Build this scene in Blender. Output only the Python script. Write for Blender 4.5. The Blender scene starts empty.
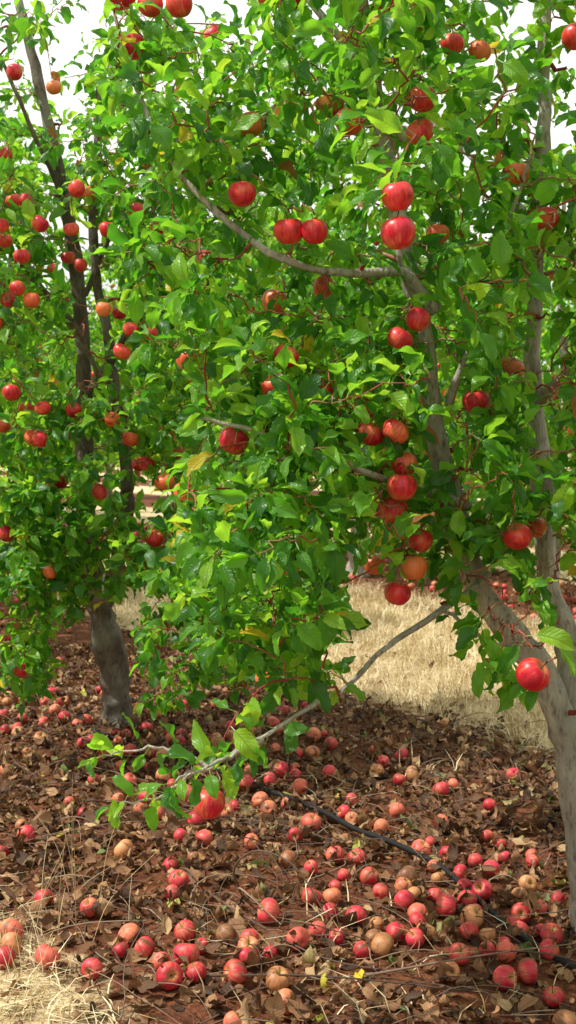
import bpy, math, numpy as np
from mathutils import Vector
rng=np.random.default_rng(7)
scene=bpy.context.scene
scene.view_settings.view_transform='Standard'; scene.view_settings.look='None'; scene.view_settings.exposure=0

# ---------------- layout of the orchard ----------------
R0=np.array([0.80,3.36]); RT=np.array([-.543,.84]); RS=np.array([.84,.543])
def row_pos(t,s):
    p=R0+RT*t+RS*s; return p[0],p[1]
def row_s(x,y): return (x-R0[0])*RS[0]+(y-R0[1])*RS[1]
def gz(x,y):
    f=np.exp(-((x**2+y**2)/400.0))
    return f*(.020*np.sin(1.7*x+.5)*np.cos(1.3*y)+.012*np.sin(4.1*x+2.3*y)+.006*np.sin(9*x-7*y)+.004*np.sin(19*x+3*y)*np.sin(17*y))

# ---------------- helpers ----------------
def nrm(a):
    return a/np.maximum(np.linalg.norm(a,axis=-1,keepdims=True),1e-9)
def make_mesh(name,V,F,uv=None,rnd=None,mats=(),midx=None,parent=None,smooth=True):
    me=bpy.data.meshes.new(name)
    V=np.asarray(V,dtype=np.float32); F=np.asarray(F,dtype=np.int32)
    me.vertices.add(len(V)); me.vertices.foreach_set('co',V.ravel())
    me.loops.add(F.size); me.loops.foreach_set('vertex_index',F.ravel())
    me.polygons.add(len(F))
    me.polygons.foreach_set('loop_start',np.arange(0,F.size,4,dtype=np.int32))
    me.polygons.foreach_set('loop_total',np.full(len(F),4,dtype=np.int32))
    if midx is not None: me.polygons.foreach_set('material_index',np.asarray(midx,dtype=np.int32))
    me.update(calc_edges=True)
    if smooth: me.polygons.foreach_set('use_smooth',np.ones(len(F),dtype=bool))
    if uv is not None:
        l=me.uv_layers.new(name='UVMap'); l.data.foreach_set('uv',np.asarray(uv,dtype=np.float32)[F.ravel()].ravel())
    if rnd is not None:
        a=me.attributes.new('rnd','FLOAT','POINT'); a.data.foreach_set('value',np.asarray(rnd,dtype=np.float32))
    for m in mats: me.materials.append(m)
    ob=bpy.data.objects.new(name,me); scene.collection.objects.link(ob)
    if parent is not None: ob.parent=parent
    return ob

class Tubes:
    def __init__(s): s.V=[];s.F=[];s.R=[];s.n=0
    def add(s,P,R,sides=8,rough=0.0,rv=None):
        P=np.asarray(P,float);R=np.asarray(R,float);n=len(P)
        T=np.gradient(P,axis=0);T=nrm(T)
        ref=np.array([0.31,0.22,0.93])
        A=nrm(np.cross(T,np.where(np.abs(T@ref)[:,None]>.93,np.array([1.,0,0]),ref)));B=np.cross(T,A)
        a=np.linspace(0,2*math.pi,sides,endpoint=False)
        rr=R[:,None]*(1+rough*rng.normal(size=(n,sides)))
        V=P[:,None,:]+rr[...,None]*(A[:,None,:]*np.cos(a)[None,:,None]+B[:,None,:]*np.sin(a)[None,:,None])
        i=np.arange(n-1)[:,None]*sides; j=np.arange(sides)[None,:]; k=(j+1)%sides
        F=np.stack([i+j,i+k,i+sides+k,i+sides+j],-1).reshape(-1,4)+s.n
        s.V.append(V.reshape(-1,3));s.F.append(F);s.R.append(np.full(n*sides,rng.random() if rv is None else rv));s.n+=n*sides
    def build(s,name,mats,parent=None):
        if not s.V: return None
        return make_mesh(name,np.concatenate(s.V),np.concatenate(s.F),rnd=np.concatenate(s.R),mats=mats,parent=parent)

def spline(pts,n):
    P=np.asarray(pts,float); Q=np.vstack([2*P[0]-P[1],P,2*P[-1]-P[-2]])
    seg=len(P)-1; out=[]
    for u in np.linspace(0,seg-1e-6,n):
        i=int(u);t=u-i;p0,p1,p2,p3=Q[i],Q[i+1],Q[i+2],Q[i+3]
        out.append(.5*((2*p1)+(-p0+p2)*t+(2*p0-5*p1+4*p2-p3)*t*t+(-p0+3*p1-3*p2+p3)*t**3))
    return np.array(out)

LU=np.array([0,.07,.22,.42,.62,.82,.94,1.0]); LP=np.array([.04,.42,.86,1,.88,.50,.2,.02])
def leaves_geo(P,D,N,L,W,fold,curl,wav,cols=3):
    """ovate leaf blades, folded on the midrib; P base, D direction, N normal"""
    n=len(P); D=nrm(D); S=nrm(np.cross(D,N)); N=np.cross(S,D)
    if cols==5:   # near leaves: more rows with a toothed margin
        lu=np.array([0,.05,.12,.20,.28,.36,.44,.52,.60,.68,.76,.84,.91,.96,1.0]);lp=np.interp(lu,LU,LP)*(1+.055*np.where(np.arange(15)%2,1,-1)); lp[0]=.04;lp[-1]=.02
        wv=np.array([-1,-.5,0,.5,1.0])
    else: lu,lp,wv=LU,LP,np.array([-1,0,1.0])
    U,Wc=np.meshgrid(lu,wv,indexing='ij'); pr=np.repeat(lp[:,None],len(wv),1)
    ph=rng.random(n)*6.28
    side=Wc[None]*pr[None]*W[:,None,None]*np.cos(fold)[:,None,None]
    aw=np.abs(Wc)[None]
    h=aw*pr[None]*W[:,None,None]*np.sin(fold)[:,None,None]
    h=h+wav[:,None,None]*W[:,None,None]*aw*np.sin(U[None]*11+ph[:,None,None]+Wc[None]*1.6)
    c=curl[:,None,None]; ang=c*U[None]
    sc=np.where(np.abs(c)<1e-3,1e-3,c)
    al=np.sin(ang)/sc; dn=-(1-np.cos(ang))/sc
    bend=(rng.normal(size=n)*.14)[:,None,None]
    V=(P[:,None,None,:]+D[:,None,None,:]*(al*L[:,None,None]+h*np.sin(ang))[...,None]
       +N[:,None,None,:]*(dn*L[:,None,None]+h*np.cos(ang))[...,None]
       +S[:,None,None,:]*(side+bend*L[:,None,None]*U[None]**2)[...,None])
    V=V.reshape(n,-1,3); m=len(lu)*len(wv); nc=len(wv)
    UV=np.broadcast_to(np.stack([(Wc*.5+.5),U],-1).reshape(1,-1,2),(n,m,2))
    i=np.arange(len(lu)-1)[:,None]*nc; j=np.arange(nc-1)[None,:]
    f=np.stack([i+j,i+j+1,i+nc+j+1,i+nc+j],-1).reshape(-1,4)
    F=(f[None]+(np.arange(n)*m)[:,None,None]).reshape(-1,4)
    return V.reshape(-1,3),F,UV.reshape(-1,2),m

# ---------------- materials ----------------
def newmat(name):
    m=bpy.data.materials.new(name); m.use_nodes=True; nt=m.node_tree; nt.nodes.clear()
    out=nt.nodes.new('ShaderNodeOutputMaterial'); return m,nt,out
def nd(nt,t,**kw):
    n=nt.nodes.new(t)
    for k,v in kw.items(): setattr(n,k,v)
    return n
def ramp(nt,stops,fac,interp='LINEAR'):
    r=nd(nt,'ShaderNodeValToRGB'); r.color_ramp.interpolation=interp
    e=r.color_ramp.elements
    while len(e)<len(stops): e.new(.5)
    for q,(p,c) in zip(e,stops): q.position=p; q.color=(*c,1)
    nt.links.new(fac,r.inputs[0]); return r.outputs[0]
def mix(nt,a,b,f,mode='MIX'):
    m=nd(nt,'ShaderNodeMix',data_type='RGBA',blend_type=mode)
    for s,v in ((0,f),(6,a),(7,b)):
        if hasattr(v,'links'): nt.links.new(v,m.inputs[s])
        else: m.inputs[s].default_value=(v if s==0 else (*v,1))
    return m.outputs[2]
def math_(nt,op,a,b=None,c=None,clamp=False):
    m=nd(nt,'ShaderNodeMath',operation=op,use_clamp=clamp)
    for i,v in enumerate((a,b,c)):
        if v is None: continue
        if hasattr(v,'links'): nt.links.new(v,m.inputs[i])
        else: m.inputs[i].default_value=v
    return m.outputs[0]
def noise(nt,vec,scale,detail=3,rough=.55):
    n=nd(nt,'ShaderNodeTexNoise'); n.inputs['Scale'].default_value=scale; n.inputs['Detail'].default_value=detail
    n.inputs['Roughness'].default_value=rough; nt.links.new(vec,n.inputs['Vector']); return n.outputs[0]
def bump(nt,h,strength,dist):
    b=nd(nt,'ShaderNodeBump'); b.inputs['Strength'].default_value=strength; b.inputs['Distance'].default_value=dist
    nt.links.new(h,b.inputs['Height']); return b.outputs[0]
def rndattr(nt):
    a=nd(nt,'ShaderNodeAttribute'); a.attribute_name='rnd'; return a.outputs['Fac']

def leaf_material(name,stops,tstops,rough=.37,transl=.42,vein=(.20,.36,.07),spec=.5,blot=.35,cheap=False):
    m,nt,out=newmat(name); L=nt.links
    r=rndattr(nt)
    col=ramp(nt,stops,r); tcol=ramp(nt,tstops,r)
    p=nd(nt,'ShaderNodeBsdfPrincipled');p.inputs['Roughness'].default_value=rough
    p.inputs['Specular IOR Level'].default_value=spec
    t=nd(nt,'ShaderNodeBsdfTranslucent')
    if cheap:
        L.new(col,p.inputs['Base Color']);L.new(tcol,t.inputs[0])
    else:
        tc=nd(nt,'ShaderNodeTexCoord'); uv=tc.outputs['UV']; ob=tc.outputs['Object']
        sx=nd(nt,'ShaderNodeSeparateXYZ'); L.new(uv,sx.inputs[0])
        ax=math_(nt,'ABSOLUTE',math_(nt,'SUBTRACT',sx.outputs[0],.5))
        mid=math_(nt,'SUBTRACT',1,math_(nt,'MULTIPLY',ax,28),clamp=True)
        lat=math_(nt,'SINE',math_(nt,'MULTIPLY',math_(nt,'SUBTRACT',sx.outputs[1],math_(nt,'MULTIPLY',ax,.55)),52))
        latv=math_(nt,'MULTIPLY',math_(nt,'POWER',math_(nt,'MULTIPLY_ADD',lat,.5,.5),7),.45)
        v=math_(nt,'MAXIMUM',mid,latv)
        n=noise(nt,ob,38,1)
        col=mix(nt,col,tuple(.35*q for q in stops[1][1]),math_(nt,'MULTIPLY',math_(nt,'SUBTRACT',n,.42,clamp=True),blot*2))
        L.new(mix(nt,col,vein,math_(nt,'MULTIPLY',v,.6)),p.inputs['Base Color'])
        L.new(bump(nt,math_(nt,'MULTIPLY',v,-1),.8,.002),p.inputs['Normal'])
        L.new(mix(nt,tcol,tuple(.45*q for q in tstops[1][1]),math_(nt,'MULTIPLY',v,.5)),t.inputs[0])
    ms=nd(nt,'ShaderNodeMixShader'); ms.inputs[0].default_value=transl
    L.new(p.outputs[0],ms.inputs[1]);L.new(t.outputs[0],ms.inputs[2]);L.new(ms.outputs[0],out.inputs[0]); return m

S1=[(0,(.012,.070,.014)),(.32,(.035,.160,.016)),(.62,(.10,.32,.020)),(.93,(.24,.50,.03)),(.975,(.30,.52,.03)),(.985,(.66,.52,.03)),(1,(.34,.12,.04))]
S2=[(0,(.07,.31,.018)),(.32,(.18,.56,.025)),(.62,(.39,.82,.04)),(.93,(.62,.94,.06)),(.975,(.66,.93,.05)),(.985,(.9,.7,.05)),(1,(.5,.2,.05))]
M_leaf=leaf_material('apple_leaf',S1,S2,transl=.49)
M_leafb=leaf_material('apple_leaf_plain',S1,S2,transl=.49,cheap=True)
M_litter=leaf_material('dead_leaf',
  [(0,(.045,.024,.015)),(.3,(.12,.056,.028)),(.55,(.23,.11,.050)),(.8,(.40,.215,.105)),(.95,(.56,.38,.20)),(.972,(.42,.36,.14)),(.982,(.10,.22,.05)),(.992,(.20,.32,.12)),(1,(.7,.56,.03))],
  [(0,(.08,.04,.02)),(.5,(.3,.13,.05)),(.95,(.5,.3,.12)),(1,(.5,.45,.1))],rough=.6,transl=.12,vein=(.32,.18,.09),spec=.3,blot=.5)

def bark_material(name,c1,c2,c3,dk=3.5):
    m,nt,out=newmat(name);L=nt.links; tc=nd(nt,'ShaderNodeTexCoord');ob=tc.outputs['Object']
    mp=nd(nt,'ShaderNodeMapping');mp.inputs['Scale'].default_value=(1,1,.35);L.new(ob,mp.inputs[0])
    n1=noise(nt,mp.outputs[0],14,5,.65);n2=noise(nt,mp.outputs[0],75,4,.6);n3=noise(nt,ob,5,2)
    col=ramp(nt,[(.3,c1),(.5,c2),(.72,c3)],n1)
    col=mix(nt,col,(.04,.032,.025),math_(nt,'MULTIPLY',math_(nt,'SUBTRACT',.50,n2,clamp=True),dk,clamp=True))
    col=mix(nt,col,(.34,.34,.28),math_(nt,'MULTIPLY',math_(nt,'SUBTRACT',n3,.50,clamp=True),3,clamp=True))
    p=nd(nt,'ShaderNodeBsdfPrincipled');L.new(col,p.inputs['Base Color']);p.inputs['Roughness'].default_value=.85
    L.new(bump(nt,math_(nt,'ADD',n1,math_(nt,'MULTIPLY',n2,.8)),.9,.011),p.inputs['Normal']);L.new(p.outputs[0],out.inputs[0]);return m
M_bark=bark_material('apple_bark',(.19,.165,.135),(.36,.32,.27),(.54,.50,.43))
M_shadebark=bark_material('shaded_bark',(.045,.034,.026),(.12,.092,.07),(.23,.19,.15),5)  # darker copy of the bark: left tree's shade painted into its colour
def simple(name,stops,rough,scale=30,b=.3,spec=.4):
    m,nt,out=newmat(name);L=nt.links;r=rndattr(nt)
    p=nd(nt,'ShaderNodeBsdfPrincipled')
    if scale:
        tc=nd(nt,'ShaderNodeTexCoord');n=noise(nt,tc.outputs['Object'],scale,3)
        f=math_(nt,'ADD',math_(nt,'MULTIPLY',r,.65),math_(nt,'MULTIPLY',n,.35));L.new(bump(nt,n,b,.003),p.inputs['Normal'])
    else: f=r
    L.new(ramp(nt,stops,f),p.inputs['Base Color']);p.inputs['Roughness'].default_value=rough
    p.inputs['Specular IOR Level'].default_value=spec
    L.new(p.outputs[0],out.inputs[0]);return m
M_shoot=simple('young_shoot',[(.1,(.20,.03,.022)),(.5,(.30,.075,.045)),(.9,(.28,.17,.08))],.5,0)
M_stick=simple('dead_twig',[(.1,(.05,.03,.022)),(.5,(.14,.085,.06)),(.9,(.36,.25,.17))],.8)
M_straw=simple('straw',[(.1,(.38,.26,.12)),(.5,(.68,.54,.31)),(.9,(.84,.75,.50))],.7,0,spec=.25)
M_stem=simple('apple_stem',[(.1,(.06,.035,.015)),(.9,(.16,.10,.04))],.7,0)
M_hose=simple('black_polyethylene',[(.2,(.010,.010,.011)),(.8,(.028,.026,.025))],.65,spec=.15)

def apple_material(name,stops,blush,amt=1.9):
    m,nt,out=newmat(name);L=nt.links;tc=nd(nt,'ShaderNodeTexCoord');r=rndattr(nt);ob=tc.outputs['Object']
    sx=nd(nt,'ShaderNodeSeparateXYZ');L.new(tc.outputs['UV'],sx.inputs[0])
    cb=nd(nt,'ShaderNodeCombineXYZ');L.new(math_(nt,'MULTIPLY',sx.outputs[0],26),cb.inputs[0]);L.new(math_(nt,'MULTIPLY',sx.outputs[1],2.2),cb.inputs[1]);L.new(math_(nt,'MULTIPLY',r,37),cb.inputs[2])
    st=noise(nt,cb.outputs[0],1.6,3); big=noise(nt,ob,16,2)
    base=ramp(nt,stops,r)
    k=math_(nt,'ADD',math_(nt,'MULTIPLY',st,.55),math_(nt,'MULTIPLY',big,.8))
    col=mix(nt,base,blush,math_(nt,'MULTIPLY',math_(nt,'SUBTRACT',k,.65,clamp=True),amt,clamp=True))
    col=mix(nt,col,(.24,.004,.012),math_(nt,'MULTIPLY',math_(nt,'SUBTRACT',.63,k,clamp=True),4.0,clamp=True))
    top=math_(nt,'SUBTRACT',1,math_(nt,'MULTIPLY',sx.outputs[1],6),clamp=True)
    col=mix(nt,col,(.42,.30,.07),math_(nt,'MULTIPLY',top,.85))
    vo=nd(nt,'ShaderNodeTexVoronoi');vo.inputs['Scale'].default_value=170;L.new(ob,vo.inputs['Vector'])
    sp=math_(nt,'MULTIPLY',math_(nt,'SUBTRACT',.2,vo.outputs['Distance'],clamp=True),3.5,clamp=True)
    col=mix(nt,col,(.65,.35,.2),math_(nt,'MULTIPLY',sp,.6))
    br=noise(nt,cb.outputs[0],.35,2)
    if 'fallen' in name:
        col=mix(nt,col,(.16,.07,.03),math_(nt,'MULTIPLY',math_(nt,'SUBTRACT',br,.57,clamp=True),9,clamp=True))
        dirt=noise(nt,ob,45,3);col=mix(nt,col,(.14,.055,.028),math_(nt,'MULTIPLY',math_(nt,'SUBTRACT',dirt,.57,clamp=True),4,clamp=True))
    p=nd(nt,'ShaderNodeBsdfPrincipled');L.new(col,p.inputs['Base Color'])
    L.new(math_(nt,'MULTIPLY_ADD',big,.25,.26 if 'fallen' not in name else .38),p.inputs['Roughness']);p.inputs['Specular IOR Level'].default_value=.5
    L.new(bump(nt,big,.15,.003),p.inputs['Normal']);L.new(p.outputs[0],out.inputs[0]);return m
M_apple=apple_material('apple_skin',[(0,(.52,.006,.026)),(.5,(.68,.012,.036)),(.78,(.74,.045,.035)),(1,(.76,.18,.05))],(.84,.30,.10),2.6)
M_fall=apple_material('fallen_apple_skin',[(0,(.46,.012,.03)),(.36,(.66,.03,.06)),(.55,(.70,.14,.09)),(.74,(.66,.28,.12)),(.86,(.42,.18,.07)),(.94,(.22,.09,.04)),(1,(.10,.045,.025))],(.76,.38,.16))

# ---------------- apple geometry ----------------
def apple_template(seg,rings):
    ph=np.linspace(.05,math.pi-.05,rings);th=np.linspace(0,2*math.pi,seg+1)
    PH,TH=np.meshgrid(ph,th,indexing='ij')
    rho=np.sin(PH)**.92*(1+.09*np.cos(PH)); lob=1+.025*np.cos(5*TH)*(np.cos(PH)<0)*(-np.cos(PH))
    z=.90*np.cos(PH)-.42*np.exp(-(rho/.30)**2)*(PH<1.57)+.24*np.exp(-(rho/.26)**2)*(PH>1.57)
    x=rho*lob*np.cos(TH);y=rho*lob*np.sin(TH)
    V=np.stack([x,y,z],-1).reshape(-1,3);UV=np.stack([TH/(2*math.pi),PH/math.pi],-1).reshape(-1,2)
    i=np.arange(rings-1)[:,None]*(seg+1);j=np.arange(seg)[None,:]
    F=np.stack([i+j,i+seg+1+j,i+seg+1+j+1,i+j+1],-1).reshape(-1,4)
    a=np.linspace(0,2*math.pi,6,endpoint=False);sv=[]
    for k,(zz,rr,ox) in enumerate([(.42,.035,0),(.75,.03,.03),(1.05,.035,.09),(1.22,.05,.16)]):
        sv.append(np.stack([rr*np.cos(a)+ox,rr*np.sin(a),np.full(6,zz)],-1))
    sv=np.concatenate(sv);b=len(V);sf=[]
    for k in range(3):
        for q in range(6): sf.append([b+k*6+q,b+k*6+(q+1)%6,b+(k+1)*6+(q+1)%6,b+(k+1)*6+q])
    mi=np.concatenate([np.zeros(len(F)),np.ones(len(sf))])
    return np.vstack([V,sv]),np.vstack([F,sf]),np.vstack([UV,np.full((len(sv),2),.5)]),mi
def apples_mesh(name,P,R,tilt,mat,parent=None,seg=24,rings=16,rnd=None):
    V,F,UV,mi=apple_template(seg,rings);n=len(P);P=np.asarray(P,float);R=np.asarray(R)
    az=rng.random(n)*6.283;ti=tilt if np.ndim(tilt) else np.abs(rng.normal(size=n))*tilt
    Z=np.stack([np.sin(ti)*np.cos(az),np.sin(ti)*np.sin(az),np.cos(ti)],-1)
    A=nrm(np.cross(Z,nrm(rng.normal(size=(n,3)))));B=np.cross(Z,A)
    sq=1+rng.normal(size=(n,3))*.055
    VV=V[None]*sq[:,None,:]*R[:,None,None]
    W=P[:,None,:]+VV[...,0:1]*A[:,None,:]+VV[...,1:2]*B[:,None,:]+VV[...,2:3]*Z[:,None,:]
    FF=(F[None]+(np.arange(n)*len(V))[:,None,None]).reshape(-1,4)
    r=rng.random(n) if rnd is None else rnd
    return make_mesh(name,W.reshape(-1,3),FF,uv=np.tile(UV,(n,1)),rnd=np.repeat(r,len(V)),mats=[mat,M_stem],midx=np.tile(mi,n),parent=parent)

# ---------------- tree generator ----------------
def in_ell(n,c,r,shell=.30):
    d=nrm(rng.normal(size=(n,3)));q=(shell+(1-shell)*rng.random(n)**.5)
    return np.array(c)+d*q[:,None]*np.array(r)
def clump(T,f=1.0,th=-.45):
    x,y,z=T[:,0]*f,T[:,1]*f,T[:,2]*f
    return (np.sin(7.3*x+2.1*z+1)+np.sin(6.1*y-3.3*z+.4)+np.sin(8.2*z+2.7*x+2.2))>th*1.6
def grow_tree(limbs,crowns,apples,loc=(0,0,0),leaf_len=.078,bark=M_bark,open_dir=(0,-1,0),prune=None,extra_branches=(),detail=3,lean=(0,-.35,.0),rnd_shift=0.0,apple_rnd=None,leafmat=M_leaf,step=.024,cth=-.45,bare=()):
    root=bpy.data.objects.new('apple_tree',None);scene.collection.objects.link(root);root.location=loc
    wood=Tubes();sh=Tubes();nodes=[];nr=[]
    for pts,r0,r1 in limbs:
        L=np.linalg.norm(np.diff(np.asarray(pts),axis=0),axis=1).sum();n=max(6,int(L/.05))
        P=spline(pts,n);P+=np.cumsum(rng.normal(size=P.shape)*.0026,axis=0)*(np.linspace(0,1,n)[:,None]>0.02)
        R=r0+(r1-r0)*np.linspace(0,1,n)**.8
        R=R*(1+.08*np.sin(np.linspace(0,L*9,n)+rng.random()*6)+.05*rng.normal(size=n))
        if pts[0][2]<.05: R[:4]*=np.array([1.45,1.25,1.12,1.05])
        wood.add(P,R,14,.06)
        k0=3 if pts[0][2]>.05 else 9
        for p,r in zip(P[k0:],R[k0:]): nodes.append(p);nr.append(r)
    LPb=[];shoots=[]
    T=np.concatenate([in_ell(n,c,r) for n,c,r in crowns])
    T=T[clump(T,th=cth)]
    if prune is not None: T=T[prune(T)]
    N0=np.array(nodes);dd=np.min(np.linalg.norm(T[:,None]-N0[None],axis=-1),axis=1);T=T[np.argsort(dd)]
    AP=np.array(apples,float).reshape(-1,3)
    jobs=[(t,'s') for t in T]+[(a+np.array([0,0,.050])+rng.normal(size=3)*.004,'a') for a in AP]
    arr=np.zeros((len(nodes)+len(jobs)*6,3));arr[:len(nodes)]=nodes;rad=np.zeros(len(arr));rad[:len(nodes)]=nr;cnt=len(nodes)
    for t,kind in jobs:
        v=arr[:cnt]-t;d=np.linalg.norm(v,axis=1)+np.maximum(v[:,2]+.02,0)*(.5 if kind=='s' else -.2)
        i=int(np.argmin(d));p0=arr[i];r0=min(rad[i]*.7,.011)
        L=np.linalg.norm(t-p0)
        if L<.03: continue
        p1=(p0+t)/2+np.array([0,0,.14*L if kind=='s' else .25*L])+rng.normal(size=3)*.12*L
        n=8;u=np.linspace(0,1,n)[:,None];P=(1-u)**2*p0+2*u*(1-u)*p1+u*u*t
        P[1:-1]+=rng.normal(size=(n-2,3))*.006
        R=np.linspace(max(r0,.0030),.0016,n)
        (wood if r0>.007 and L>.3 else sh).add(P,R,5)
        for k in (1,3,4,5,6,7):
            arr[cnt]=P[k];rad[cnt]=R[k];cnt+=1
        shoots.append((P,kind,L))
    for pts in extra_branches:
        P=spline(pts,24);P[1:]+=rng.normal(size=(23,3))*.003;wood.add(P,np.linspace(.0060,.0020,24),6);shoots.append((P,'e',1.0))
    for P,kind,L in shoots:
        seg=np.linalg.norm(np.diff(P,axis=0),axis=1);cum=np.concatenate([[0],np.cumsum(seg)]);tot=cum[-1]
        span=min(tot*.92,.36 if kind!='e' else .5);ss=np.arange(tot-span,tot-.005,step if kind!='a' else .035)
        ph=rng.random()*6.28
        for s in ss:
            if rng.random()<(.12 if kind!='e' else .3): continue
            k=min(np.searchsorted(cum,s)-1,len(P)-2);k=max(k,0);f=(s-cum[k])/max(seg[k],1e-6)
            q=P[k]+(P[k+1]-P[k])*f;t=(P[k+1]-P[k])/max(seg[k],1e-6);ph+=2.4
            LPb.append((q,t,ph,.0,kind=='e'))
        if kind!='a':
            for _ in range(rng.integers(4,7)):
                ph+=2.4;LPb.append((P[-1],nrm(P[-1]-P[-2]),ph,.5,kind=='e'))
        else:
            for _ in range(3): ph+=2.4;LPb.append((P[-2],nrm(P[-1]-P[-2]),ph,-.1,False))
    n=len(LPb);Q=np.array([a[0] for a in LPb]);Tn=np.array([a[1] for a in LPb]);PH=np.array([a[2] for a in LPb]);FW=np.array([a[3] for a in LPb]);EX=np.array([a[4] for a in LPb],bool)
    A=nrm(np.cross(Tn,np.array([.2,.3,.93])));B=np.cross(Tn,A)
    rad_=A*np.cos(PH)[:,None]+B*np.sin(PH)[:,None]
    D=nrm(rad_+Tn*(.35+FW)[:,None]+np.array([0,0,-.22])+rng.normal(size=(n,3))*.30)
    Nn=nrm(np.array([0,0,1.0])+np.array(lean)+rng.normal(size=(n,3))*.60)
    Nn=nrm(Nn-D*(Nn*D).sum(1,keepdims=True))
    pet=.018+.014*rng.random(n);base=Q+D*pet[:,None]
    Ls=leaf_len*(.50+.62*rng.random(n))*np.where(FW>.4,.85,1)
    keep=np.ones(n,bool)
    if prune is not None: keep&=(prune(base)|EX)
    od=np.array(open_dir,float)
    C=base+D*(Ls*.5)[:,None]
    if np.abs(od).sum()>0:
        od=od/np.linalg.norm(od)
        for a in AP:
            v=C-a;al=np.clip(v@od,0,.55);keep&=np.linalg.norm(v-al[:,None]*od,axis=1)>.040
        for (a,b,w,dep) in bare:      # limbs pruned clean on their outer side
            a=np.array(a);b=np.array(b)
            for f in np.linspace(0,1,max(2,int(np.linalg.norm(b-a)/.04))):
                v=C-(a+(b-a)*f);al=np.clip(v@od,-.03,dep);keep&=(np.linalg.norm(v-al[:,None]*od,axis=1)>w)|(rng.random(n)<.012)
    base,D,Nn,Ls,Q=base[keep],D[keep],Nn[keep],Ls[keep],Q[keep];n=len(base)
    V,F,UV,m=leaves_geo(base,D,Nn,Ls,Ls*(.24+.08*rng.random(n)),.15+.6*rng.random(n),.1+1.6*rng.random(n),.12+.18*rng.random(n),cols=detail)
    r=np.clip(rng.beta(1.3,1.5,size=n)*.93+rnd_shift,0,.96);sp=rng.random(n);r=np.where(sp<.008,.986,r);r=np.where(sp>.993,1.0,r)
    S=nrm(np.cross(D,Nn))*.0009
    PV=np.stack([Q-S,Q+S,base+S,base-S],1).reshape(-1,3);PF=np.arange(n*4).reshape(-1,4)+len(V)
    V=np.vstack([V,PV]);F=np.vstack([F,PF]);UV=np.vstack([UV,np.full((len(PV),2),.5)])
    make_mesh('foliage',V,F,uv=UV,rnd=np.concatenate([np.repeat(r,m),np.repeat(r*0+.9,4)]),mats=[leafmat],parent=root)
    wood.build('trunk_and_limbs',[bark],root);sh.build('shoots',[M_shoot],root)
    if len(AP): apples_mesh('apples',AP,rng.uniform(.032,.039,len(AP)),.45,M_apple,root,rnd=apple_rnd)
    print('leaves',n)
    return root

# near tree ------------------------------------------------------------
apN=[(.225,2.5,1.90),(.227,2.5,1.825),(.556,2.7,.867),(-.178,2.66,.583),
(-.1125,3.0,2.005),(.0025,3.0,1.915),(.065,2.98,1.91),(-.005,3.0,1.6075),(-.0325,2.97,1.535),(.2775,3.0,1.65),(.325,3.02,1.70),
(.205,3.0,1.415),(.2625,2.95,1.42),(.29,3.0,1.34),(.2775,2.93,1.285),(.2625,3.0,1.225),(.275,3.0,1.015),(.3225,3.05,1.075),(.3425,3.1,1.14),
(-.135,3.0,1.3975),(.575,3.0,1.1575),(.33,3.0,2.235),(.325,3.0,2.155),(.15,3.0,2.18),
(.456,3.4,2.496),(.532,3.4,2.476),(-.037,3.4,1.788),(-.059,3.4,.72),(0,3.4,1.03),(.246,3.4,1.046),(.102,3.4,1.825),(.221,3.4,1.493),(.416,3.4,1.372),(.628,3.4,1.6),(.419,3.4,1.975),(.125,3.4,1.547),(.80,3.3,1.527),
(-.432,3.2,2.548),(-.358,3.2,2.532),(-.283,3.2,2.532),(-.408,3.25,2.44),(-.043,3.2,2.56),(0,3.15,2.53),(.259,3.2,2.54),(.68,3.3,1.16),(.60,3.2,2.1),(-.3,3.5,1.25),(-.22,3.4,1.9),
(.70,3.3,2.0),(.12,3.3,2.3),(.75,3.2,2.45),(-.1,3.3,2.25),(-.27,3.3,1.62),(.5,3.2,1.5),(.38,3.5,2.6)]
limbN=[([(.875,3.36,-.05),(.86,3.36,.2),(.83,3.35,.41),(.80,3.34,.60),(.74,3.33,.76),(.64,3.31,.90),(.555,3.30,1.02),(.50,3.28,1.2),(.46,3.27,1.37),(.418,3.27,1.65),(.335,3.25,2.06),(.294,3.25,2.28),(.24,3.25,2.61),(.19,3.3,3.15)],.060,.018),
([(.80,3.36,.56),(.80,3.42,.82),(.755,3.48,1.04),(.722,3.50,1.45),(.715,3.50,1.84),(.725,3.48,2.28),(.72,3.5,2.61),(.74,3.5,3.2)],.043,.014),
([(.40,3.26,1.75),(.30,3.20,1.83),(.18,3.15,1.82),(0,3.1,1.85),(-.18,3.13,1.98),(-.35,3.2,2.2),(-.45,3.25,2.5)],.017,.005),
([(.49,3.28,1.22),(.35,3.1,1.27),(.18,2.95,1.33),(0,2.85,1.40),(-.2,2.85,1.45)],.014,.004),
([(.31,3.25,2.2),(.15,3.1,2.4),(-.05,3.1,2.62),(-.25,3.15,2.75)],.014,.005),
([(.71,3.5,1.5),(.9,3.3,1.75),(1.15,3.1,2.1)],.018,.006),
([(.44,3.28,1.5),(.52,3.2,1.75),(.6,3.0,2.1)],.012,.004),
([(.72,3.5,2.0),(.60,3.9,2.3),(.4,4.2,2.6)],.016,.005),
([(.555,3.30,1.03),(.46,3.18,.99),(.40,3.1,.97),(.20,2.95,.87),(.10,2.85,.79)],.010,.006)]
def pruneN(T):
    x,y,z=T[:,0],T[:,1],T[:,2]
    low=.77+.05*np.sin(14*x+5*y)
    low=np.where(x>.20,.93+.08*np.sin(13*x+4*y),low)
    low=np.where((x>.48)&(y<3.05),.80,low)
    low=np.where((x>.78),.20,low)
    return (z>low)&(y>2.42)
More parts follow.
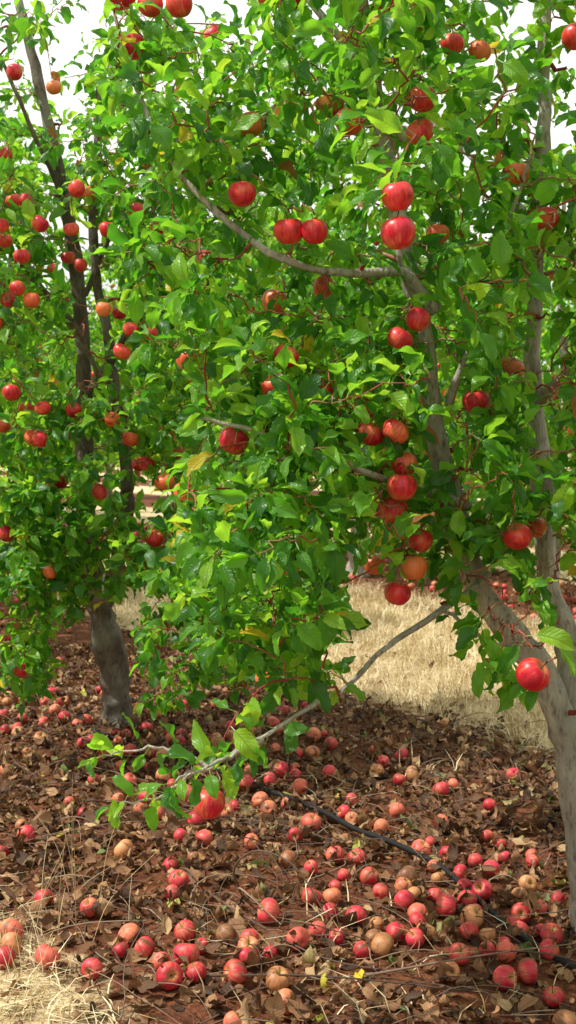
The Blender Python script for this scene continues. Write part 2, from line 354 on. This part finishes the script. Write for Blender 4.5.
crN=[(110,(.02,2.9,1.18),(.30,.32,.42)),(60,(.05,3.2,1.0),(.30,.3,.28)),(370,(.30,3.15,2.12),(.80,.62,.75)),(85,(.05,3.0,1.65),(.40,.4,.32)),(85,(.62,3.1,1.28),(.28,.35,.34)),
(85,(-.05,3.2,2.5),(.50,.4,.45)),(95,(.45,3.3,2.9),(.8,.7,.45)),(16,(.56,2.8,.93),(.14,.1,.16)),(75,(.72,3.1,1.9),(.35,.4,.5)),(30,(.9,3.1,1.3),(.25,.3,.3)),(26,(.89,3.12,.5),(.08,.10,.25)),(90,(.3,4.1,1.4),(.6,.4,.6)),(60,(.38,3.3,1.12),(.26,.3,.22)),(110,(.2,4.0,2.3),(.8,.4,.7))]
ebN=[[(.10,2.85,.79),(-.02,2.76,.735),(-.12,2.70,.69),(-.22,2.66,.645),(-.30,2.63,.60),(-.37,2.6,.60)],
     [(-.06,2.73,.71),(-.14,2.6,.70),(-.24,2.52,.68)],
     [(-.18,2.68,.66),(-.28,2.7,.70),(-.42,2.7,.68)],
     [(.40,3.1,.97),(.5,3.0,.90),(.57,2.9,.90),(.62,2.8,.93)]]
bareN=[((.49,3.28,1.24),(.41,3.27,1.70),.055,1.1),((.80,3.35,.55),(.74,3.33,.76),.075,1.1),((.74,3.33,.76),(.54,3.30,1.06),.055,1.1),((.722,3.5,1.40),(.715,3.5,1.95),.045,1.3),((.36,3.23,1.80),(.17,3.15,1.82),.033,.9),((.36,3.25,1.93),(.31,3.25,2.2),.04,1.0),((.86,3.35,.1),(.82,3.35,.45),.055,1.1),((.76,3.48,.95),(.74,3.48,1.1),.05,1.1)]
grow_tree(limbN,crN,apN,prune=pruneN,extra_branches=ebN,detail=5,leaf_len=.085,rnd_shift=.05,cth=-.64,bare=bareN,open_dir=(-.13,-.99,0))

# left tree ------------------------------------------------------------
apL=[(-.867,5.0,2.43),(-1.18,5.0,2.28),(-1.16,5,2.567),(-1.117,5,2.025),(-.742,5,2.267),(-.567,5,1.842),(-.65,5,1.858),(-.763,5,1.94),(-1.147,5,1.596),(-1.017,5,1.533),(-1.03,5,1.4),(-1.083,5.1,1.408),(-.73,5,1.483),(-.909,5.1,1.525),(-.513,5,1.225),(-.555,5,.99),(-.546,5,.583),(-1.117,5,.433),(-1.117,5,2.9),(-.304,5,3.05),(-.909,5.1,2.283),(-1.0,5,.85),(-.3,5,1.7),(-.35,5.1,2.5),(-1.2,5.1,1.0),(-1.2,5.2,2.0),(-.6,5.1,1.3),(-1.1,5.1,2.4),(-.45,5.2,2.1)]
for _ in range(28): apL.append((rng.uniform(-1.3,-.2),rng.uniform(5.0,5.6),rng.uniform(1.0,3.0)))
limbL=[([(-.84,5.9,-.05),(-.85,5.9,.2),(-.89,5.88,.5),(-.93,5.86,.75),(-.97,5.85,.95),(-.98,5.85,1.6),(-1.01,5.85,2.28),(-1.14,5.85,2.97),(-1.30,5.9,3.6)],.088,.020),
([(-.91,5.87,.6),(-.80,5.75,.9),(-.76,5.7,1.25),(-.82,5.7,1.74),(-.90,5.7,2.3),(-.87,5.7,3.05)],.05,.016),
([(-.92,5.87,.68),(-.6,5.7,.80),(-.3,5.5,1.05),(0,5.3,1.5)],.030,.01),
([(-.93,5.87,.70),(-1.2,5.7,.9),(-1.5,5.5,1.3),(-1.7,5.4,1.8)],.030,.01),
([(-.98,5.85,1.6),(-.7,5.5,1.95),(-.4,5.3,2.3)],.025,.008),
([(-1.0,5.85,1.9),(-1.3,5.6,2.3),(-1.5,5.5,2.8)],.022,.008),
([(-1.05,5.85,2.5),(-1.25,5.6,3.0),(-1.4,5.5,3.4)],.014,.005),
([(-.98,5.85,2.1),(-.7,5.6,2.6),(-.45,5.5,3.1)],.014,.005),
([(-.85,5.75,1.5),(-.85,5.3,1.7),(-.9,5.0,1.9)],.02,.007)]
def pruneL(T):
    x,y,z=T[:,0],T[:,1],T[:,2]
    low=np.where((x>-1.0)&(x<-.66)&(y<5.9),.60,.55)
    low=np.where((x>-.66)&(x<.1)&(y<5.3),.22,low)
    low=np.where((x<-1.0)&(y<5.5),.25,low)
    return z>low+.06*np.sin(11*x)
crL=[(420,(-.9,5.6,1.75),(1.05,.8,.95)),(200,(-1.0,5.5,2.5),(.9,.7,.65)),(100,(-.40,4.8,.66),(.26,.3,.42)),(120,(-1.12,5.1,.75),(.28,.25,.48)),(60,(-1.1,5.6,3.1),(.8,.6,.40)),(140,(-.15,5.2,1.6),(.55,.5,.75)),(160,(-.85,5.15,1.15),(.5,.3,.55)),(90,(-.15,5.0,.75),(.4,.35,.35)),(70,(-.3,5.4,2.6),(.4,.5,.5))]
bareL=[((-.98,5.85,1.62),(-1.01,5.85,2.25),.055,1.2),((-.82,5.7,1.9),(-.89,5.7,2.3),.04,1.0),((-.9,5.86,.3),(-.91,5.86,.62),.10,1.2)]
grow_tree(limbL,crL,apL,prune=pruneL,bark=M_shadebark,leaf_len=.087,rnd_shift=.06,lean=(-.1,-.3,0),cth=-.70,bare=bareL,open_dir=(.17,-.98,0))

# orchard trees, two shared variants ---------------------------------------
protos=[]
for v in range(2):
    L=[([(0,0,-.05),(.02,0,.4),(.0,.05,.8),(.1,.05,1.5),(.05,0,2.3),(.1,0,3.0)],.08,.012),
       ([(0,.03,.7),(-.3,.2,1.0),(-.6,.2,1.6),(-.7,.2,2.2)],.04,.01),([(0,.05,.75),(.35,-.2,1.0),(.6,-.3,1.6),(.7,-.3,2.2)],.04,.01),
       ([(.05,.05,1.0),(.1,.5,1.4),(.0,.8,2.0)],.03,.01),([(.05,.05,1.0),(-.1,-.5,1.4),(.0,-.8,2.0)],.03,.01)]
    ap=in_ell(50,(0,0,1.7),(1.0,1.0,.9),.8)
    protos.append(grow_tree(L,[(250,(0,0,1.75),(1.15,1.15,1.1)),(75,(.1,0,2.6),(.9,.9,.6)),(90,(0,0,1.1),(1.2,1.2,.5))],ap,leaf_len=.13,rnd_shift=.06,prune=lambda T:T[:,2]>.5,open_dir=(0,0,0),lean=(0,0,0),leafmat=M_leafb,step=.032,cth=-.75))
slots=[]
for s,ts in ((0,(-3,-6,6,9,12,15,18)),(5,(-6,-3,0,2.6,5,7.4,9.8,12.2,14.6,17,20)),(10,(-6,-3,0,3,6,8.5,11,13.5,16,18.5,21,24)),(15,(0,3,6,9,12,15,18,21,24)),(-5,(0,3,6,9,12)),(-10,(6,9,12,15))):
    for t in ts: slots.append((t+rng.normal()*.2,s+rng.normal()*.1))
first=[True,True]
for q,(t,s) in enumerate(slots):
    v=q%2;x,y=row_pos(t,s)
    if first[v]: root=protos[v];first[v]=False
    else:
        root=bpy.data.objects.new('apple_tree',None);scene.collection.objects.link(root)
        for c in protos[v].children:
            o=bpy.data.objects.new(c.name.split('.')[0],c.data);scene.collection.objects.link(o);o.parent=root
    root.location=(x,y,0);root.rotation_euler=(0,0,rng.random()*6.28);sc=1.12+.25*rng.random();root.scale=(sc*.95,sc*.95,sc*1.08)

# ---------------- ground ----------------
def axis(lo,hi,n,far):
    c=np.linspace(lo,hi,n);g=.1*1.28**np.arange(1,40);g=np.cumsum(g);g=g[g<far]
    return np.concatenate([lo-g[::-1],c,hi+g])
gx=axis(-5,6,260,500);gy=axis(-1,12,300,600);X,Y=np.meshgrid(gx,gy,indexing='ij')
Z=gz(X,Y);V=np.stack([X,Y,Z],-1).reshape(-1,3);i=np.arange(len(gx)-1)[:,None]*len(gy);j=np.arange(len(gy)-1)[None,:]
F=np.stack([i+j,i+len(gy)+j,i+len(gy)+j+1,i+j+1],-1).reshape(-1,4)
m,nt,out=newmat('orchard_soil');L=nt.links;tc=nd(nt,'ShaderNodeTexCoord');ob=tc.outputs['Object']
dot=nd(nt,'ShaderNodeVectorMath',operation='DOT_PRODUCT');L.new(ob,dot.inputs[0]);dot.inputs[1].default_value=(.84,.543,0)
s_=math_(nt,'SUBTRACT',dot.outputs['Value'],float(R0@RS))
pp=math_(nt,'PINGPONG',s_,2.5)
nm=noise(nt,ob,9,4,.65);nf=noise(nt,ob,60,3,.6);nv=noise(nt,ob,220,1)
e=math_(nt,'ADD',pp,math_(nt,'MULTIPLY',math_(nt,'SUBTRACT',nm,.5),1.1))
g=math_(nt,'MULTIPLY',math_(nt,'SUBTRACT',e,1.22,clamp=True),4,clamp=True)
soil=ramp(nt,[(.25,(.035,.013,.008)),(.45,(.11,.039,.019)),(.6,(.20,.074,.035)),(.8,(.31,.14,.07))],math_(nt,'ADD',math_(nt,'MULTIPLY',nm,.5),math_(nt,'MULTIPLY',nf,.5)))
straw=ramp(nt,[(.25,(.28,.19,.095)),(.5,(.56,.44,.25)),(.75,(.72,.62,.40))],math_(nt,'ADD',math_(nt,'MULTIPLY',nm,.5),math_(nt,'MULTIPLY',nv,.5)))
p=nd(nt,'ShaderNodeBsdfPrincipled');L.new(mix(nt,soil,straw,g),p.inputs['Base Color']);p.inputs['Roughness'].default_value=.95;p.inputs['Specular IOR Level'].default_value=.15
L.new(bump(nt,math_(nt,'ADD',nm,math_(nt,'MULTIPLY',nf,.5)),.9,.03),p.inputs['Normal']);L.new(p.outputs[0],out.inputs[0])
make_mesh('ground',V,F,mats=[m])

# ---------------- leaf litter ----------------
def litter(n,xr,yr,smax):
    x=rng.uniform(*xr,n);y=rng.uniform(*yr,n);s=row_s(x,y);pp=np.abs(((s+2.5)%5)-2.5)
    cl=.5+.5*np.sin(3.1*x+1.2*np.sin(2.3*y))*np.cos(2.7*y+.8*np.sin(3*x))
    cl2=.5+.5*np.sin(11*x+2*np.sin(7*y))*np.sin(10*y+2*np.sin(6*x))
    k=rng.random(n)<np.clip((smax-pp)*2.5,0.04,1)*(.2+.38*cl+.55*cl2);return x[k],y[k]
x,y=litter(44000,(-2.6,2.8),(2.0,8.0),1.5);x2,y2=litter(12000,(-6,7),(8,17),1.6)
x=np.concatenate([x,x2]);y=np.concatenate([y,y2]);n=len(x)
a=rng.random(n)*6.283;D=np.stack([np.cos(a),np.sin(a),rng.normal(size=n)*.30],-1)
Nn=nrm(np.stack([rng.normal(size=n)*.45,rng.normal(size=n)*.45,np.ones(n)*np.where(rng.random(n)<.3,-1,1)],-1))
Ls=rng.uniform(.024,.080,n);P=np.stack([x,y,gz(x,y)+.005+.026*rng.random(n)**2],-1)
V,F,UV,mm=leaves_geo(P,D,Nn,Ls,Ls*rng.uniform(.20,.36,n),rng.uniform(-.2,1.1,n),rng.normal(size=n)*1.5,rng.uniform(.15,.5,n),cols=3)
V[:,2]=np.maximum(V[:,2],gz(V[:,0],V[:,1])+.002)
make_mesh('leaf_litter',V,F,uv=UV,rnd=np.repeat(rng.random(n),mm),mats=[M_litter])
print('litter',n)

# ---------------- fallen apples ----------------
pts=[]
def try_add(x,y,r,lst):
    for (a,b,c) in lst:
        if (a-x)**2+(b-y)**2<((r+c)*.97)**2: return
    lst.append((x,y,r))
def scatter(n,cx,cy,sx,sy):
    for _ in range(n):
        x=cx+rng.normal()*sx;y=cy+rng.normal()*sy
        if abs(row_s(x,y))>1.6: continue
        try_add(x,y,rng.uniform(.021,.035),pts)
scatter(52,.45,3.38,.24,.17);scatter(34,.52,3.85,.22,.22);scatter(30,.2,3.15,.34,.13);scatter(16,.1,4.1,.5,.5);scatter(40,-.2,5.0,.4,.4)
scatter(50,-.50,5.6,.40,.4);scatter(42,-1.2,5.6,.5,.5);scatter(16,-.6,4.3,.4,.4);scatter(12,-.4,3.4,.3,.3);scatter(22,.4,5.0,.4,.5);scatter(20,-1.5,6.5,.6,.6);scatter(20,1.3,3.0,.4,.5);scatter(40,-2.2,8,1.2,1.2);scatter(7,-.75,3.3,.1,.2)
def on_ground(lst):
    A=np.array(lst);return np.stack([A[:,0],A[:,1],gz(A[:,0],A[:,1])+A[:,2]*.84+.004],-1),A[:,2]
P,R=on_ground(pts);print('fallen',len(P))
rr=rng.beta(1.0,1.35,len(P))
apples_mesh('fallen_apples',P,R,rng.uniform(.3,2.6,len(P)),M_fall,rnd=rr)
pts2=[]
for _ in range(450):
    t=rng.uniform(-3,16);s=5+rng.normal()*.6;x,y=row_pos(t,s);pts2.append((x,y,rng.uniform(.026,.036)))
P,R=on_ground(pts2);apples_mesh('fallen_apples',P,R,rng.uniform(.3,2.6,len(P)),M_fall,seg=12,rings=8)

# ---------------- dry grass ----------------
def blades(n,xr,yr,cond,h,name,up=.55):
    x=rng.uniform(*xr,n);y=rng.uniform(*yr,n);k=cond(x,y);x,y=x[k],y[k];n=len(x)
    cx=np.floor(x*7+.6*np.sin(5*y));cy=np.floor(y*7+.6*np.sin(6*x));hsh=np.modf(np.abs(np.sin(cx*12.9898+cy*78.233)*43758.5453))[0]
    a=hsh*6.283+rng.normal(size=n)*.9;H=h*(.5+rng.random(n))*(.6+.8*hsh)
    dr=np.stack([np.cos(a),np.sin(a),np.zeros(n)],-1);up_=np.array([0,0,1.0]);w=np.stack([-np.sin(a),np.cos(a),np.zeros(n)],-1)*rng.uniform(.0012,.0026,n)[:,None]
    P=np.stack([x,y,gz(x,y)],-1);lean=rng.uniform(.3,1.6,n)[:,None];rows=[]
    for t,ww in ((0,1),(.5,.85),(1,.15)):
        c=P+dr*(H[:,None]*lean*t*t)+up_*(H*up*1.6)[:,None]*(t-.45*t*t*lean.clip(0,1.2));rows.append(np.stack([c-w*ww,c+w*ww],1))
    V=np.concatenate(rows,1).reshape(-1,3);f=np.array([[0,1,3,2],[2,3,5,4]])
    F=(f[None]+(np.arange(n)*6)[:,None,None]).reshape(-1,4)
    make_mesh(name,V,F,rnd=np.repeat(rng.random(n),6),mats=[M_straw]);print(name,n)
def alley(x,y):
    s=row_s(x,y);pp=np.abs(((s+2.5)%5)-2.5)
    return (pp>1.15+.25*np.sin(5*x+3*y)+.15*rng.random(len(x)))
blades(110000,(-3.5,4.5),(4.2,12),lambda x,y:alley(x,y)&(row_s(x,y)>0),.15,'dry_grass')
blades(30000,(-3.0,1.0),(1.2,5.5),lambda x,y:alley(x,y)&(row_s(x,y)<0),.07,'dry_grass')
blades(700,(-1.2,1.0),(2.6,5.0),lambda x,y:(np.sin(3*x+1)+np.cos(4*y)>.9),.10,'dry_grass')

# ---------------- fallen twigs, hose, stalks ----------------
tw=Tubes()
for q in range(1400):
    x=rng.uniform(-1.8,2.0);y=rng.uniform(2.4,7.0)
    if abs(row_s(x,y))>1.45: continue
    L=rng.uniform(.06,.30) if q%4 else rng.uniform(.3,.75);a=rng.random()*6.28;c=rng.normal()*1.0;n=9;P=[];px,py=x,y;hh=rng.random()*.05
    for k in range(n):
        P.append((px,py,gz(px,py)+.014+hh*math.sin(k/(n-1)*3.14)));a+=c/n+rng.normal()*.12;px+=math.cos(a)*L/n;py+=math.sin(a)*L/n
    r=rng.uniform(.0010,.0030);tw.add(P,np.linspace(r,r*.45,n),5)
for pts_ in ([(-.14,3.55,.03),(-.16,3.5,.13),(-.09,3.45,.20),(.02,3.4,.17),(.10,3.35,.06),(.12,3.32,.02)],[(-.25,3.6,.02),(-.1,3.3,.05),(.1,3.1,.03),(.35,3.0,.03)],[(.2,3.0,.03),(.5,3.05,.06),(.8,3.2,.03)],[(-.2,3.0,.03),(.1,2.95,.05),(.5,2.9,.03)],[(-.15,3.6,.02),(-.13,3.4,.1),(-.02,3.3,.04)],[(.9,2.9,.02),(.7,3.0,.08),(.5,3.15,.03)]):
    tw.add(spline(pts_,20),np.linspace(.0036,.0016,20),6)
tw.build('fallen_twigs',[M_stick])
st=Tubes()
for _ in range(30):
    x=-.66+rng.normal()*.07;y=3.2+rng.normal()*.3;h=rng.uniform(.1,.36);dx=rng.normal()*.1;dy=rng.normal()*.08
    st.add(spline([(x,y,gz(x,y)-.01),(x+dx*.3,y+dy*.3,h*.5),(x+dx,y+dy,h)],9),np.linspace(.0010,.0005,9),4)
st.build('dry_grass_stalks',[M_straw])
ho=Tubes();P=[]
for t in np.linspace(-3,10,200):
    s=-.05+.03*math.sin(1.9*t+.6)+.015*math.sin(4.3*t)
    s-=.13*math.exp(-((t)/.35)**2)+.16*math.exp(-((t-3)/.35)**2)
    x,y=row_pos(t,s);P.append((x,y,gz(x,y)+.016+.030*math.exp(-((t-1.2)/.75)**2)))
ho.add(P,np.full(200,.0095),12);ho.build('irrigation_hose',[M_hose])

# ---------------- light, sky, camera ----------------
EL,AZ=math.radians(54),math.radians(-100)   # azimuth clockwise from +Y; sun stands high to the left of the viewer
d=Vector((math.sin(AZ)*math.cos(EL),math.cos(AZ)*math.cos(EL),math.sin(EL)))
sun=bpy.data.lights.new('sun','SUN');sun.energy=5.0;sun.angle=math.radians(.6);sun.color=(1,.95,.86)
so=bpy.data.objects.new('sun',sun);scene.collection.objects.link(so);so.rotation_euler=d.to_track_quat('Z','Y').to_euler()
w=bpy.data.worlds.new('World');scene.world=w;w.use_nodes=True;nt=w.node_tree;nt.nodes.clear()
sky=nd(nt,'ShaderNodeTexSky');sky.sky_type='NISHITA';sky.sun_disc=False;sky.sun_elevation=EL;sky.sun_rotation=AZ;sky.dust_density=4;sky.air_density=1.0
tc=nd(nt,'ShaderNodeTexCoord');cn=noise(nt,tc.outputs['Generated'],2.2,5)
cl=math_(nt,'MULTIPLY_ADD',math_(nt,'SUBTRACT',cn,.35,clamp=True),1.6,.72,clamp=True)
bg=nd(nt,'ShaderNodeBackground');bg.inputs[1].default_value=.13
nt.links.new(mix(nt,sky.outputs[0],(10.2,9.9,9.4),cl),bg.inputs[0])
wo=nd(nt,'ShaderNodeOutputWorld');nt.links.new(bg.outputs[0],wo.inputs[0])
cam=bpy.data.cameras.new('camera');co=bpy.data.objects.new('camera',cam);scene.collection.objects.link(co);scene.camera=co
co.location=(0,0,1.4);co.rotation_euler=(math.radians(90-3.43),0,0)
cam.sensor_fit='VERTICAL';cam.sensor_height=36;cam.lens=36*1200/1024;cam.clip_end=1500
cam.dof.use_dof=True;cam.dof.focus_distance=3.1;cam.dof.aperture_fstop=9
